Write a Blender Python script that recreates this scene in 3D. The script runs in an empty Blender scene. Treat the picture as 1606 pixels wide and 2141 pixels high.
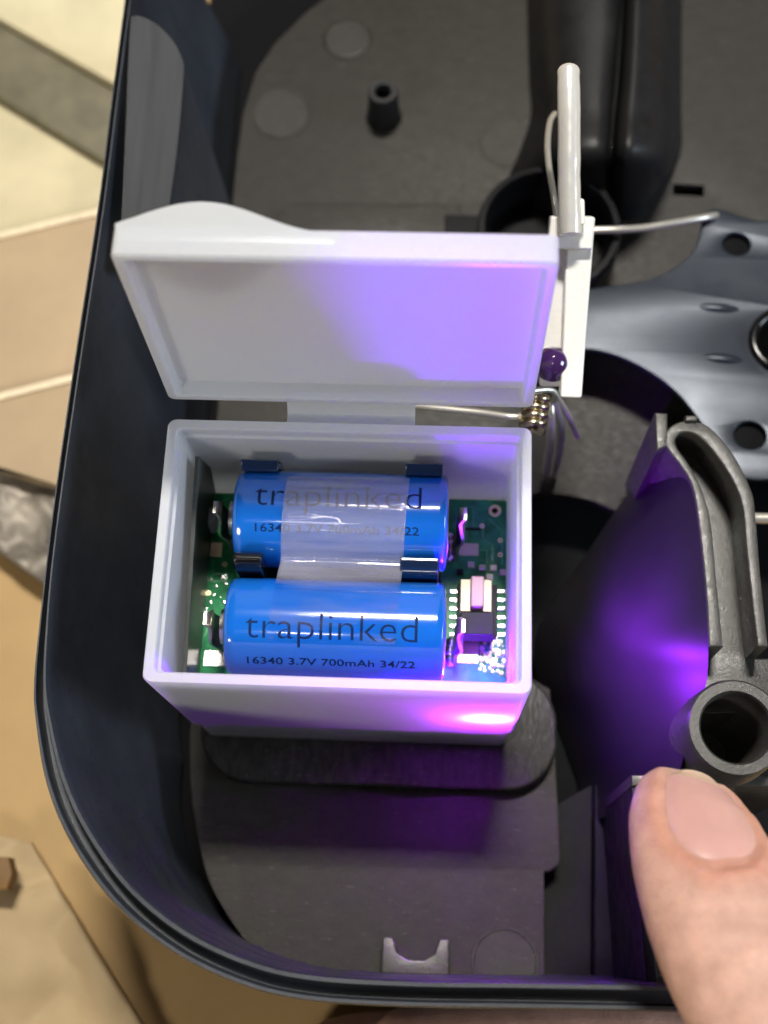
import bpy, bmesh, math, random
import numpy as np
from mathutils import Vector, Matrix, noise
random.seed(7)
scene = bpy.context.scene
COL = scene.collection
S = 0.001                                   # everything below is written in millimetres

# ---------------------------------------------------------------- camera
F, CX, CY = 2700.0, 803.0, 1070.5
def _n(v):
    v = np.array(v, float); return v/np.linalg.norm(v)
_Z = -_n((77, -950, -F)); _Y = _n((309, 7770, -F)); _Y = _n(_Y-_Z*np.dot(_Y, _Z)); _X = np.cross(_Y, _Z)
ROT = np.array([_X, _Y, _Z])
CAMZ = 239.3
cam_d = bpy.data.cameras.new('camera'); cam = bpy.data.objects.new('camera', cam_d); COL.objects.link(cam)
cam.matrix_world = Matrix.Translation((0, 0, CAMZ*S)) @ Matrix(ROT.tolist()).to_4x4()
cam_d.sensor_fit = 'VERTICAL'; cam_d.sensor_height = 36; cam_d.lens = 36*F/2141
cam_d.clip_start = 0.005; cam_d.clip_end = 20
cam_d.dof.use_dof = True; cam_d.dof.focus_distance = 0.199; cam_d.dof.aperture_fstop = 14
scene.camera = cam
def at(px, py, z):
    """point of the plane at height z (mm) seen at a photo position"""
    d = ROT @ np.array([(px-CX)/F, (CY-py)/F, -1]); t = (z-CAMZ)/d[2]
    return Vector((d[0]*t, d[1]*t, z))
def at2(px, py, z):
    p = at(px, py, z); return (p.x, p.y)

# ---------------------------------------------------------------- world and room lamps
world = bpy.data.worlds.new('World'); scene.world = world; world.use_nodes = True
bg = world.node_tree.nodes['Background']; bg.inputs[0].default_value = (1.0, 0.93, 0.84, 1); bg.inputs[1].default_value = 0.02
def area(name, loc, target, sx, sy, power, col):
    l = bpy.data.lights.new(name, 'AREA'); l.shape = 'RECTANGLE'; l.size = sx; l.size_y = sy; l.energy = power; l.color = col
    o = bpy.data.objects.new(name, l); COL.objects.link(o); o.location = loc
    d = Vector(target)-Vector(loc); o.rotation_euler = d.to_track_quat('-Z', 'Y').to_euler()
    return o
area('ceiling_lamp', (0.03, 0.54, 1.32), (0, 0.05, 0.03), 0.26, 0.11, 23.0, (1, 0.95, 0.87))
area('ceiling_lamp', (-0.14, -0.47, 1.25), (-0.02, 0.05, 0.03), 0.13, 0.03, 0.6, (1, 0.96, 0.9))
area('desk_lamp', (-0.80, -0.95, 0.84), (-0.02, 0.05, 0.03), 0.28, 0.28, 8.5, (1.0, 0.93, 0.84))
area('window_lamp', (1.6, -0.15, 0.8), (-0.02, 0.06, 0.03), 0.6, 0.5, 18.0, (0.74, 0.86, 1.0))
scene.view_settings.view_transform = 'Standard'; scene.view_settings.look = 'None'
scene.view_settings.exposure = 0; scene.view_settings.gamma = 1
scene.render.engine = 'CYCLES'
scene.cycles.max_bounces = 10; scene.cycles.diffuse_bounces = 5; scene.cycles.transmission_bounces = 8; scene.cycles.transparent_max_bounces = 12
scene.cycles.sample_clamp_indirect = 60.0
scene.cycles.use_denoising = True

# ---------------------------------------------------------------- materials
def srgb(r, g, b):
    f = lambda c: c/12.92 if c <= .04045 else ((c+.055)/1.055)**2.4
    return tuple(f(c/255) for c in (r, g, b))
MATS = {}
def mat(name, col, rough=.5, metal=0, spec=.5, var=0, vscale=.2, bump=0, bscale=2.0, coat=0, rvar=0, sss=0, sssr=(1, .4, .2), stretch=None, col2=None, detail=5, dust=0):
    m = bpy.data.materials.new(name); m.use_nodes = True; nt = m.node_tree; b = nt.nodes['Principled BSDF']
    b.inputs['Base Color'].default_value = (*col, 1); b.inputs['Roughness'].default_value = rough; b.inputs['Metallic'].default_value = metal
    b.inputs['Specular IOR Level'].default_value = spec; b.inputs['Coat Weight'].default_value = coat; b.inputs['Coat Roughness'].default_value = .06
    if sss:
        b.inputs['Subsurface Weight'].default_value = sss; b.inputs['Subsurface Radius'].default_value = sssr; b.inputs['Subsurface Scale'].default_value = .0016
    tc = nt.nodes.new('ShaderNodeTexCoord'); mp = nt.nodes.new('ShaderNodeMapping'); nt.links.new(tc.outputs['Object'], mp.inputs[0])
    mp.inputs['Scale'].default_value = stretch or (1, 1, 1)
    def nz(scale, det=detail, ro=.6):
        n = nt.nodes.new('ShaderNodeTexNoise'); n.inputs['Scale'].default_value = scale*1000; n.inputs['Detail'].default_value = det
        n.inputs['Roughness'].default_value = ro; nt.links.new(mp.outputs[0], n.inputs['Vector']); return n
    if var:
        n = nz(vscale); r = nt.nodes.new('ShaderNodeValToRGB'); nt.links.new(n.outputs['Fac'], r.inputs[0])
        lo = tuple(c*(1-var) for c in col); hi = col2 or tuple(min(1, c*(1+var)) for c in col)
        r.color_ramp.elements[0].position = .32; r.color_ramp.elements[1].position = .68
        r.color_ramp.elements[0].color = (*lo, 1); r.color_ramp.elements[1].color = (*hi, 1)
        nt.links.new(r.outputs[0], b.inputs['Base Color'])
    if dust:
        v = nt.nodes.new('ShaderNodeTexNoise'); v.inputs['Scale'].default_value = 1100; v.inputs['Detail'].default_value = 6; v.inputs['Roughness'].default_value = .75
        m3 = nt.nodes.new('ShaderNodeMapping'); m3.inputs['Scale'].default_value = (.35, 1.6, 1); m3.inputs['Rotation'].default_value = (0, 0, .35); nt.links.new(tc.outputs['Object'], m3.inputs[0]); nt.links.new(m3.outputs[0], v.inputs['Vector'])
        q = nt.nodes.new('ShaderNodeMapRange'); nt.links.new(v.outputs['Fac'], q.inputs[0]); q.inputs[1].default_value = .60; q.inputs[2].default_value = .78; q.inputs[3].default_value = 0; q.inputs[4].default_value = dust
        mxc = nt.nodes.new('ShaderNodeMix'); mxc.data_type = 'RGBA'; nt.links.new(q.outputs[0], mxc.inputs[0])
        src = b.inputs['Base Color'].links[0].from_socket; nt.links.new(src, mxc.inputs[6]); mxc.inputs[7].default_value = (.42, .39, .34, 1); nt.links.new(mxc.outputs[2], b.inputs['Base Color'])
    if rvar:
        n = nz(vscale*2.3); mr = nt.nodes.new('ShaderNodeMapRange'); nt.links.new(n.outputs['Fac'], mr.inputs[0])
        mr.inputs[1].default_value = .3; mr.inputs[2].default_value = .7; mr.inputs[3].default_value = max(.02, rough-rvar); mr.inputs[4].default_value = min(1, rough+rvar)
        nt.links.new(mr.outputs[0], b.inputs['Roughness'])
    if bump:
        n = nz(bscale, 4); bm_ = nt.nodes.new('ShaderNodeBump'); bm_.inputs['Strength'].default_value = 1; bm_.inputs['Distance'].default_value = bump*S
        nt.links.new(n.outputs['Fac'], bm_.inputs['Height']); nt.links.new(bm_.outputs[0], b.inputs['Normal'])
    MATS[name] = m; return m
def white_plastic(name, col, trans, rough=.34, bump=.012):
    """milky thin plastic: part of the light goes straight through the wall, scattered"""
    m = mat(name, col, rough, var=.015, vscale=.06, bump=bump, bscale=2.5, rvar=.05); nt = m.node_tree; b = nt.nodes['Principled BSDF']
    t = nt.nodes.new('ShaderNodeBsdfTranslucent'); t.inputs[0].default_value = (*[min(1, c*1.1) for c in col], 1)
    mx = nt.nodes.new('ShaderNodeMixShader'); mx.inputs[0].default_value = trans
    nt.links.new(b.outputs[0], mx.inputs[1]); nt.links.new(t.outputs[0], mx.inputs[2]); nt.links.new(mx.outputs[0], nt.nodes['Material Output'].inputs[0])
    return m
BLACK = mat('black_plastic', (.011, .011, .012), .46, spec=.25, var=.15, vscale=.12, bump=.05, bscale=1.5, rvar=.1)
FLOORM = mat('grained_black_plastic', (.033, .031, .027), .5, spec=.22, var=.13, vscale=.35, bump=.05, bscale=2.2, rvar=.1, stretch=(.7, 1.2, 1), dust=.35)
BRUSH = mat('scuffed_black_plastic', (.030, .028, .026), .42, spec=.28, var=.45, vscale=.8, bump=.12, bscale=1.6, stretch=(1, .35, 1), rvar=.15, dust=.5)
WALLM = mat('wall_black_plastic', (.030, .035, .045), .42, spec=.5, var=.15, vscale=.06, bump=.03, bscale=1.5, rvar=.1)  # bluish tint puts reflected window light into the wall colour
GLOSSB = mat('glossy_black_plastic', (.005, .005, .006), .16, bump=.01, bscale=.6)
ARM = mat('grey_black_plastic', (.050, .048, .044), .36, var=.2, vscale=.5, bump=.05, bscale=2.5, rvar=.12, dust=.35)
CASE = white_plastic('frosted_plastic', (.76, .78, .80), .52)
LEVER = white_plastic('ivory_plastic', (.90, .89, .83), .15, .3)
BLUE = mat('blue_wrap', (.007, .13, .56), .14, spec=.6, coat=1, var=.06, vscale=.1, bump=.006, bscale=.35)
INK = mat('black_print', (.005, .022, .095), .6, spec=.1)
PCB = mat('green_solder_mask', (.022, .24, .09), .42, spec=.3, var=.4, vscale=.35, bump=.12, bscale=.55)
GOLD = mat('gold_pad', (.85, .72, .45), .28, metal=1, bump=.05, bscale=2, var=.1, vscale=1)
SOLDER = mat('solder', (.72, .71, .69), .22, metal=1, bump=.15, bscale=.8)
STEEL = mat('steel_wire', (.66, .63, .56), .26, metal=.6)
NICKEL = mat('nickel_strip', (.58, .55, .5), .3, metal=1, bump=.1, bscale=.5, var=.3, vscale=.5)
PLATE = mat('galvanised_plate', (.019, .026, .038), .36, metal=.4, bump=.015, bscale=2.5, var=.05, vscale=.05, rvar=.04)
CHROME = mat('shiny_rod', (.90, .88, .82), .2, metal=.45, bump=.06, bscale=.35)
IVORYS = mat('switch_ivory', (.52, .34, .30), .45)
DARKC = mat('dark_component', (.015, .015, .018), .5, spec=.2)
SMD = mat('ceramic_chip', (.55, .5, .45), .4)
GREYF = mat('grey_sheet', (.055, .06, .055), .4, var=.15, vscale=.2)
PURP = mat('dark_purple_dome', (.05, .018, .09), .12, coat=1)
SKIN = mat('skin', (.57, .335, .255), .5, spec=.35, var=.14, vscale=.25, bump=.16, bscale=2.2, sss=.3, col2=(.66, .40, .32))
NAIL = mat('nail', (.63, .355, .31), .36, spec=.5, var=.06, vscale=.15, sss=.25, bump=.02, bscale=.8, coat=.2)
NAILTIP = mat('nail_tip', (.68, .47, .34), .35, sss=.25)
WOOD = mat('tan_board', (.44, .285, .115), .6, var=.14, vscale=.02, bump=.06, bscale=.4)
CARD1 = mat('cream_board', (.60, .53, .34), .7, var=.12, vscale=.05, bump=.05, bscale=.6)
CARD2 = mat('tan_card', (.45, .335, .205), .7, var=.1, vscale=.04, bump=.05, bscale=.6)
CARD2E = mat('card_edge', (.80, .68, .48), .7, var=.1, vscale=.4)
BAR = mat('dull_grey_bar', (.15, .135, .085), .5, metal=.2, var=.3, vscale=.1, stretch=(1, 1, 1))
FOIL = mat('foil', (.22, .195, .16), .55, metal=.4, var=.6, vscale=.12)
PAPER = mat('crumpled_brown_paper', (.40, .295, .16), .7, var=.1, vscale=.06)
CHIP = mat('dark_wood_chip', (.16, .08, .015), .6, var=.2, vscale=.2)
TABM = mat('streaked_black_plastic', (.055, .056, .058), .34, spec=.4, var=.2, vscale=.2, stretch=(2.0, .10, .4))
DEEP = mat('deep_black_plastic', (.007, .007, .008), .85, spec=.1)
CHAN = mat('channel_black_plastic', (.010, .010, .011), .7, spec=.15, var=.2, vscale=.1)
SLOPE = mat('smooth_black_plastic', (.016, .015, .017), .40, spec=.35, var=.12, vscale=.08)
# clear tape
def tape_mat():
    m = bpy.data.materials.new('clear_tape'); m.use_nodes = True; nt = m.node_tree; b = nt.nodes['Principled BSDF']
    b.inputs['Base Color'].default_value = (.5, .5, .6, 1); b.inputs['Roughness'].default_value = .07; b.inputs['Specular IOR Level'].default_value = .9
    tr = nt.nodes.new('ShaderNodeBsdfTransparent'); tr.inputs[0].default_value = (.96, .96, .98, 1)
    mx = nt.nodes.new('ShaderNodeMixShader')
    tc = nt.nodes.new('ShaderNodeTexCoord'); mp = nt.nodes.new('ShaderNodeMapping'); mp.inputs['Scale'].default_value = (.25, 1, 1)
    n = nt.nodes.new('ShaderNodeTexNoise'); n.inputs['Scale'].default_value = 220; n.inputs['Detail'].default_value = 3
    nt.links.new(tc.outputs['Object'], mp.inputs[0]); nt.links.new(mp.outputs[0], n.inputs['Vector'])
    mr = nt.nodes.new('ShaderNodeMapRange'); mr.inputs[1].default_value = .3; mr.inputs[2].default_value = .7; mr.inputs[3].default_value = .74; mr.inputs[4].default_value = .9
    sp = nt.nodes.new('ShaderNodeSeparateXYZ'); nt.links.new(tc.outputs['Object'], sp.inputs[0])
    m2 = nt.nodes.new('ShaderNodeMapRange'); m2.inputs[1].default_value = .0555; m2.inputs[2].default_value = .0575; m2.inputs[3].default_value = .16; m2.inputs[4].default_value = -.06
    nt.links.new(sp.outputs[1], m2.inputs[0]); ad = nt.nodes.new('ShaderNodeMath'); nt.links.new(mr.outputs[0], ad.inputs[0]); nt.links.new(m2.outputs[0], ad.inputs[1])
    nt.links.new(n.outputs['Fac'], mr.inputs[0]); nt.links.new(ad.outputs[0], mx.inputs[0])
    nt.links.new(b.outputs[0], mx.inputs[1]); nt.links.new(tr.outputs[0], mx.inputs[2]); nt.links.new(mx.outputs[0], nt.nodes['Material Output'].inputs[0])
    return m
TAPE = tape_mat()
def emit_mat(name, col, strength):
    m = bpy.data.materials.new(name); m.use_nodes = True; b = m.node_tree.nodes['Principled BSDF']
    b.inputs['Base Color'].default_value = (.8, .8, .8, 1); b.inputs['Emission Color'].default_value = (*col, 1); b.inputs['Emission Strength'].default_value = strength
    return m
SIDE_FILL = emit_mat('violet_side_fill', (.34, .035, 1.0), 30)  # glow of the added, unseen side emitter
LED = emit_mat('violet_led', (.46, .025, 1.0), 1600)
LID_FILL = emit_mat('violet_lid_fill', (.20, .004, 1.0), 12000)  # glow of the added emitter that tints the lid

def flush_skin():
    nt = SKIN.node_tree; b = nt.nodes['Principled BSDF']; a = nt.nodes.new('ShaderNodeAttribute'); a.attribute_name = 'flush'
    src = b.inputs['Base Color'].links[0].from_socket
    m1 = nt.nodes.new('ShaderNodeMix'); m1.data_type = 'RGBA'; m1.inputs[7].default_value = (.56, .20, .12, 1); nt.links.new(src, m1.inputs[6])
    p1 = nt.nodes.new('ShaderNodeMath'); p1.operation = 'MULTIPLY'; p1.use_clamp = True; p1.inputs[1].default_value = .45; nt.links.new(a.outputs['Fac'], p1.inputs[0]); nt.links.new(p1.outputs[0], m1.inputs[0])
    m2 = nt.nodes.new('ShaderNodeMix'); m2.data_type = 'RGBA'; m2.inputs[7].default_value = (.70, .50, .34, 1); nt.links.new(m1.outputs[2], m2.inputs[6])
    p2 = nt.nodes.new('ShaderNodeMath'); p2.operation = 'MULTIPLY'; p2.use_clamp = True; p2.inputs[1].default_value = -.8; nt.links.new(a.outputs['Fac'], p2.inputs[0]); nt.links.new(p2.outputs[0], m2.inputs[0])
    nt.links.new(m2.outputs[2], b.inputs['Base Color'])
flush_skin()

# ---------------------------------------------------------------- mesh helpers
def empty(name, loc=(0, 0, 0), label=None, cat=None, group=None):
    o = bpy.data.objects.new(name, None); COL.objects.link(o); o.location = Vector(loc)*S; o.empty_display_size = .005
    if label: o['label'] = label
    if cat: o['category'] = cat
    if group: o['group'] = group
    return o
def tag(o, label, cat, group=None):
    o['label'] = label; o['category'] = cat
    if group: o['group'] = group
    return o
def _inv(p):
    return Matrix.Translation(-p.location) if p.type == 'EMPTY' else Matrix.Identity(4)
def finish(name, me, m, parent=None, smooth=False, bevel=0, seg=2, xf=None, mm=True):
    if xf is not None: me.transform(xf)
    if mm: me.transform(Matrix.Scale(S, 4))
    if smooth is not False:
        me.shade_smooth()
        if smooth is not True: me.set_sharp_from_angle(angle=math.radians(smooth))
    me.materials.clear(); me.materials.append(m)
    o = bpy.data.objects.new(name, me); COL.objects.link(o)
    if parent is not None:
        o.parent = parent; o.matrix_parent_inverse = _inv(parent)
    if bevel:
        b = o.modifiers.new('bevel', 'BEVEL'); b.width = bevel*S; b.segments = seg; b.limit_method = 'ANGLE'; b.angle_limit = math.radians(35)
        me.shade_smooth(); b.harden_normals = True
    return o
def mesh(name, V, Fs, m, parent=None, **k):
    me = bpy.data.meshes.new(name); me.from_pydata([tuple(v) for v in V], [], Fs); me.update()
    bm = bmesh.new(); bm.from_mesh(me); bmesh.ops.recalc_face_normals(bm, faces=bm.faces); bm.to_mesh(me); bm.free()
    return finish(name, me, m, parent, **k)
def box(name, x0, x1, y0, y1, z0, z1, m, parent=None, bevel=.25, **k):
    V = [(x, y, z) for z in (z0, z1) for x, y in ((x0, y0), (x1, y0), (x1, y1), (x0, y1))]
    return mesh(name, V, [(3, 2, 1, 0), (4, 5, 6, 7), (0, 1, 5, 4), (1, 2, 6, 5), (2, 3, 7, 6), (3, 0, 4, 7)], m, parent, bevel=bevel, **k)
def loft(name, loops, m, parent=None, cap0=True, cap1=True, closed=True, **k):
    V = [p for l in loops for p in l]; n = len(loops[0]); Fs = []
    for i in range(len(loops)-1):
        for j in range(n if closed else n-1):
            a = i*n+j; b = i*n+(j+1) % n; Fs.append((a, b, b+n, a+n))
    if cap0: Fs.append(tuple(range(n))[::-1])
    if cap1: Fs.append(tuple(range((len(loops)-1)*n, len(loops)*n)))
    return mesh(name, V, Fs, m, parent, **k)
def plate(name, outlines, z0, z1, m, parent=None, bevel=0, xf=None, smooth=40, cyc=None):
    """flat piece with holes: outlines in mm, first outer then holes"""
    cu = bpy.data.curves.new(name, 'CURVE'); cu.dimensions = '2D'; cu.fill_mode = 'BOTH'
    for pts in outlines:
        sp = cu.splines.new('POLY'); sp.points.add(len(pts)-1)
        for q, p in zip(sp.points, pts): q.co = (p[0], p[1], 0, 1)
        sp.use_cyclic_u = True
    h = (z1-z0)/2; cu.extrude = max(0.01, h-bevel); cu.bevel_depth = bevel; cu.bevel_resolution = 2; cu.offset = -bevel
    ob = bpy.data.objects.new('tmp', cu); me = bpy.data.meshes.new_from_object(ob)
    bpy.data.objects.remove(ob); bpy.data.curves.remove(cu); me.name = name
    me.transform(Matrix.Translation((0, 0, (z0+z1)/2)))
    bm = bmesh.new(); bm.from_mesh(me); bmesh.ops.remove_doubles(bm, verts=bm.verts, dist=.002); bm.to_mesh(me); bm.free()
    return finish(name, me, m, parent, smooth=smooth, xf=xf)
def smooth_path(pts, n=8, closed=False):
    P = [Vector(p) for p in pts]; out = []; N = len(P)
    rng = range(N) if closed else range(N-1)
    for i in rng:
        g = lambda j: P[j % N] if closed else P[min(max(j, 0), N-1)]
        p0, p1, p2, p3 = g(i-1), g(i), g(i+1), g(i+2)
        for k in range(n):
            t = k/n
            out.append(.5*((2*p1)+(p2-p0)*t+(2*p0-5*p1+4*p2-p3)*t*t+(3*p1-p0-3*p2+p3)*t**3))
    if not closed: out.append(P[-1].copy())
    return out
def frames(path):
    T = [(path[min(i+1, len(path)-1)]-path[max(i-1, 0)]).normalized() for i in range(len(path))]
    up = Vector((0, 0, 1)) if abs(T[0].z) < .9 else Vector((1, 0, 0))
    a = up.cross(T[0]).normalized(); R = []
    for t in T:
        a = (a-t*a.dot(t)).normalized(); R.append((t, a, t.cross(a)))
    return R
def tube(name, path, r, m, parent=None, n=12, rs=None, **k):
    path = [Vector(p) for p in path]; L = []
    for i, (p, (t, a, b)) in enumerate(zip(path, frames(path))):
        rr = rs[i] if rs else r
        L.append([p+rr*(math.cos(q*2*math.pi/n)*a+math.sin(q*2*math.pi/n)*b) for q in range(n)])
    k.setdefault('smooth', 50)
    return loft(name, L, m, parent, **k)
def lathe(name, prof, c, m, parent=None, n=48, axis='Z', a0=0, a1=None, **k):
    L = []
    for r, h in prof:
        ring = []
        for q in range(n):
            A = 2*math.pi*q/n
            u, v = r*math.cos(A), r*math.sin(A)
            ring.append(Vector(c)+(Vector((u, v, h)) if axis == 'Z' else Vector((h, u, v)) if axis == 'X' else Vector((v, h, u))))
        L.append(ring)
    k.setdefault('smooth', 35)
    return loft(name, L, m, parent, cap0=prof[0][0] > 1e-4, cap1=prof[-1][0] > 1e-4, **k)
def rrect(x0, x1, y0, y1, r, n=6, z=None):
    P = []
    for cx, cy, a in ((x1-r, y1-r, 0), (x0+r, y1-r, 90), (x0+r, y0+r, 180), (x1-r, y0+r, 270)):
        for i in range(n+1):
            A = math.radians(a+90*i/n); p = (cx+r*math.cos(A), cy+r*math.sin(A)); P.append(p if z is None else (*p, z))
    return P
def circle(c, r, n=32, ry=None):
    return [(c[0]+r*math.cos(2*math.pi*i/n), c[1]+(ry or r)*math.sin(2*math.pi*i/n)) for i in range(n)]
def sub2(pts, n=6, closed=True):
    return [(p.x, p.y) for p in smooth_path([Vector((*p, 0)) for p in pts], n, closed)]

# ================================================================ the surface and what lies on it
TZ = -26
def struct(o): o['kind'] = 'structure'; return o
struct(mesh('workbench', [(-900, -700, TZ), (700, -700, TZ), (700, 900, TZ), (-900, 900, TZ)], [(0, 1, 2, 3)], WOOD))
def sheet(name, px, z0, z1, m, label, cat, bevel=.3):
    o = plate(name, [[at2(x, y, z1) for x, y in px]], z0, z1, m, bevel=bevel); return tag(o, label, cat)
sheet('cream_board', [(-300, -260), (420, -260), (420, 290), (236, 172), (-300, -130)], TZ+.1, TZ+9, CARD1, 'pale cream board under the grey bar in the upper left corner', 'board')
b_ = sheet('metal_bar', [(-300, -122), (420, 296), (420, 460), (215, 335), (-300, 20)], TZ+.1, TZ+7, BAR, 'dull grey metal bar lying diagonally beside the housing', 'bar')
sheet('cardboard_sheet', [(-300, 30), (420, 470), (420, 380), (205, 442), (-300, 560)], TZ+.1, TZ+4, CARD1, 'cream cardboard sheet between the grey bar and the tan cardboard', 'cardboard')
cb1 = sheet('cardboard_box', [(-300, 566), (420, 392), (420, 720), (150, 797), (-300, 905)], TZ+.1, TZ+10, CARD2, 'tan cardboard piece with a pale upper edge left of the lid', 'cardboard')
cb2 = sheet('cardboard_flap', [(-300, 912), (420, 728), (420, 1100), (118, 1010), (-300, 780+100)], TZ+.1, TZ+13, CARD2, 'tan cardboard flap just above the crinkled foil', 'cardboard')
for par, a, b, z in ((cb1, (-300, 568), (420, 394), TZ+10), (cb2, (-300, 908), (420, 724), TZ+13)):
    A, B = at(*a, z), at(*b, z); d = (B-A).normalized(); nn = Vector((-d.y, d.x, 0))*.8
    Q = [A-nn, B-nn, B+nn, A+nn]
    mesh('cut_edge', [*Q, *[v+Vector((0, 0, .6)) for v in Q]], [(0, 1, 2, 3), (4, 5, 6, 7), (0, 1, 5, 4), (1, 2, 6, 5), (2, 3, 7, 6), (3, 0, 4, 7)], CARD2E, par)
def crumple(name, corners, z, m, label, cat, amp, freq, nu=50, nv=30, facet=False):
    c = [at(x, y, z) for x, y in corners]; V = []; Fs = []
    for j in range(nv):
        for i in range(nu):
            u, v = i/(nu-1), j/(nv-1)
            p = (c[0]*(1-u)+c[1]*u)*(1-v)+(c[3]*(1-u)+c[2]*u)*v
            h = noise.noise(p*freq)+.5*abs(noise.noise(p*freq*2.3))
            if facet: h += .8*(abs((u*14) % 1-.5)+abs((v*7) % 1-.5))
            V.append(p+Vector((0, 0, amp*h)))
    V += [Vector((p.x, p.y, TZ+.1)) for p in V]
    n = nu*nv
    for j in range(nv-1):
        for i in range(nu-1):
            a = j*nu+i; Fs += [(a, a+1, a+nu+1, a+nu), (n+a, n+a+nu, n+a+nu+1, n+a+1)]
    ring = [i for i in range(nu)]+[j*nu+nu-1 for j in range(1, nv)]+[(nv-1)*nu+i for i in range(nu-2, -1, -1)]+[j*nu for j in range(nv-2, 0, -1)]
    for a, b in zip(ring, ring[1:]+ring[:1]): Fs.append((a, b, n+b, n+a))
    return tag(mesh(name, V, Fs, m, smooth=(25 if facet else True)), label, cat)
crumple('foil_strip', [(-200, 740), (250, 1110), (150, 1260), (-200, 1010)], TZ+8, FOIL, 'crinkled silver foil strip sticking out beside the housing', 'foil', 2.0, .13, 70, 36)
crumple('paper_sheet', [(-200, 1700), (60, 1760), (330, 2200), (-200, 2300)], TZ+3.5, PAPER, 'crumpled brown paper in the lower left corner', 'paper', 5, .045, 60, 60)
sheet('wood_chip', [(-60, 1790), (18, 1792), (26, 1826), (14, 1862), (-60, 1850)], TZ+8, TZ+12, CHIP, 'small dark brown chip at the left edge of the picture', 'chip')

# ================================================================ the black housing
H = empty('trap_housing', (-10, 60, -20), 'large black plastic trap housing holding the white case', 'housing')
RZ = 50
rim_px = [(300, -300), (262, 0), (233, 220), (205, 440), (150, 800), (110, 1080), (84, 1300), (72, 1420), (74, 1500), (98, 1640), (150, 1765), (240, 1890), (360, 1990), (500, 2058), (640, 2092), (850, 2106), (1100, 2110), (1400, 2116), (1900, 2130)]
rimo = smooth_path([Vector((*at2(x, y, RZ-4), RZ-4)) for x, y in rim_px], 8)
def offs(path, d):
    out = []
    for i, p in enumerate(path):
        t = (path[min(i+1, len(path)-1)]-path[max(i-1, 0)]); t.z = 0; t.normalize()
        e = d*lipk(p)
        out.append(Vector((p.x-t.y*e, p.y+t.x*e, p.z)))     # left of travel = inside
    return out
# travelling down the picture, the inside lies to the left of travel
def lipk(p):                                               # the lip is double and wide at the front, thin along the left side
    w = min(1, max(0, (p.y-12)/45)); return .70-.42*w*w*(3-2*w)
def ring(d, z): return [Vector((p.x, p.y, z)) for p in offs(rimo, d)]
def groove(i):                                             # the lip doubles towards the front of the housing
    return 1
loft('side_wall', [ring(0, -20), ring(0, 46), ring(.35, 46.6), ring(1.0, 46.6), ring(1.3, 46.0), ring(1.4, 43.0), ring(3.6, 43.0), ring(3.7, 46.6), ring(4.0, 47.1), ring(4.8, 47.1), ring(5.1, 46.6), ring(5.2, 44)] , WALLM, H, cap0=False, cap1=False, closed=False, smooth=30)
# inner face: steep at the front, leaning in along the left
fl_px = [(690, -200), (660, 0), (575, 90), (535, 150), (508, 235), (495, 330), (484, 440)]
def inner_wall():
    inn = offs(rimo, 5.2); cols = []
    ys = [p.y for p in inn]
    for p in inn:
        # how far the wall leans in by the time it reaches the floor
        w = min(1, max(0, (p.y-5)/30)); lean = 1+8.5*w
        cx_, cy_ = -14, 42
        col = []
        for k in range(13):
            t = k/12; z = 44-t*58
            e = lean*(t**1.6)
            dirx = Vector((1, 0, 0)) if p.y > 45 else (Vector((cx_, cy_, 0))-Vector((p.x, p.y, 0))).normalized() if p.x < cx_ else Vector((0, 1, 0))
            q = Vector((p.x, p.y, 0))+dirx*e; col.append(Vector((q.x, q.y, z)))
        cols.append(col)
    loops = [[c[k] for c in cols] for k in range(13)]
    return loft('inner_wall', loops, WALLM, H, cap0=False, cap1=False, closed=False, smooth=True)
inner_wall()
# sub floor far down, then the grained floor above it with its openings
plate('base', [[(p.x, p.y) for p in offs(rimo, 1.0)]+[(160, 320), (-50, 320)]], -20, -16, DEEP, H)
floor_out = [at2(x, y, 0) for x, y in [(396, 1540), (398, 1640), (408, 1720), (432, 1830), (470, 1905), (520, 1975), (598, 2046)]]
floor_out = sub2(floor_out, 5, False)
floor_out += [(21.6, -1.6), at2(1138, 1822, 0), at2(1150, 1822, 0), at2(1172, 1804, 0), at2(1168, 1700, 0), at2(1160, 1560, 0), at2(1150, 1440, 0)]
# round opening beside the case, then on under the slotted arm
floor_out += [at2(1080, 1400, 0), at2(1060, 1200, 0), at2(1080, 1040, 0)] + [at2(x, y, 0) for x, y in [(1130, 1030), (1190, 1036), (1240, 1048), (1290, 1070), (1340, 1010), (1400, 940)]]
floor_out += [at2(1700, 1000, 0), (150, 90), (150, 260)] + [at2(x, y, 0) for x, y in reversed([(470, 470), (484, 440), (495, 330), (508, 235), (535, 150), (575, 90), (640, 25), (700, -20), (1000, -60)])]
floor_out[-1:] = [at2(470, 470, 0), (-44.3, 130)]
seen = []
for p in floor_out:
    if not seen or (abs(p[0]-seen[-1][0])+abs(p[1]-seen[-1][1])) > .05: seen.append(p)
slot_hole = [at2(x, y, 0) for x, y in [(1408, 384), (1472, 388), (1471, 410), (1407, 406)]]
plate('floor', [seen, slot_hole], -2.5, 0, FLOORM, H, bevel=.25)
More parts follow.
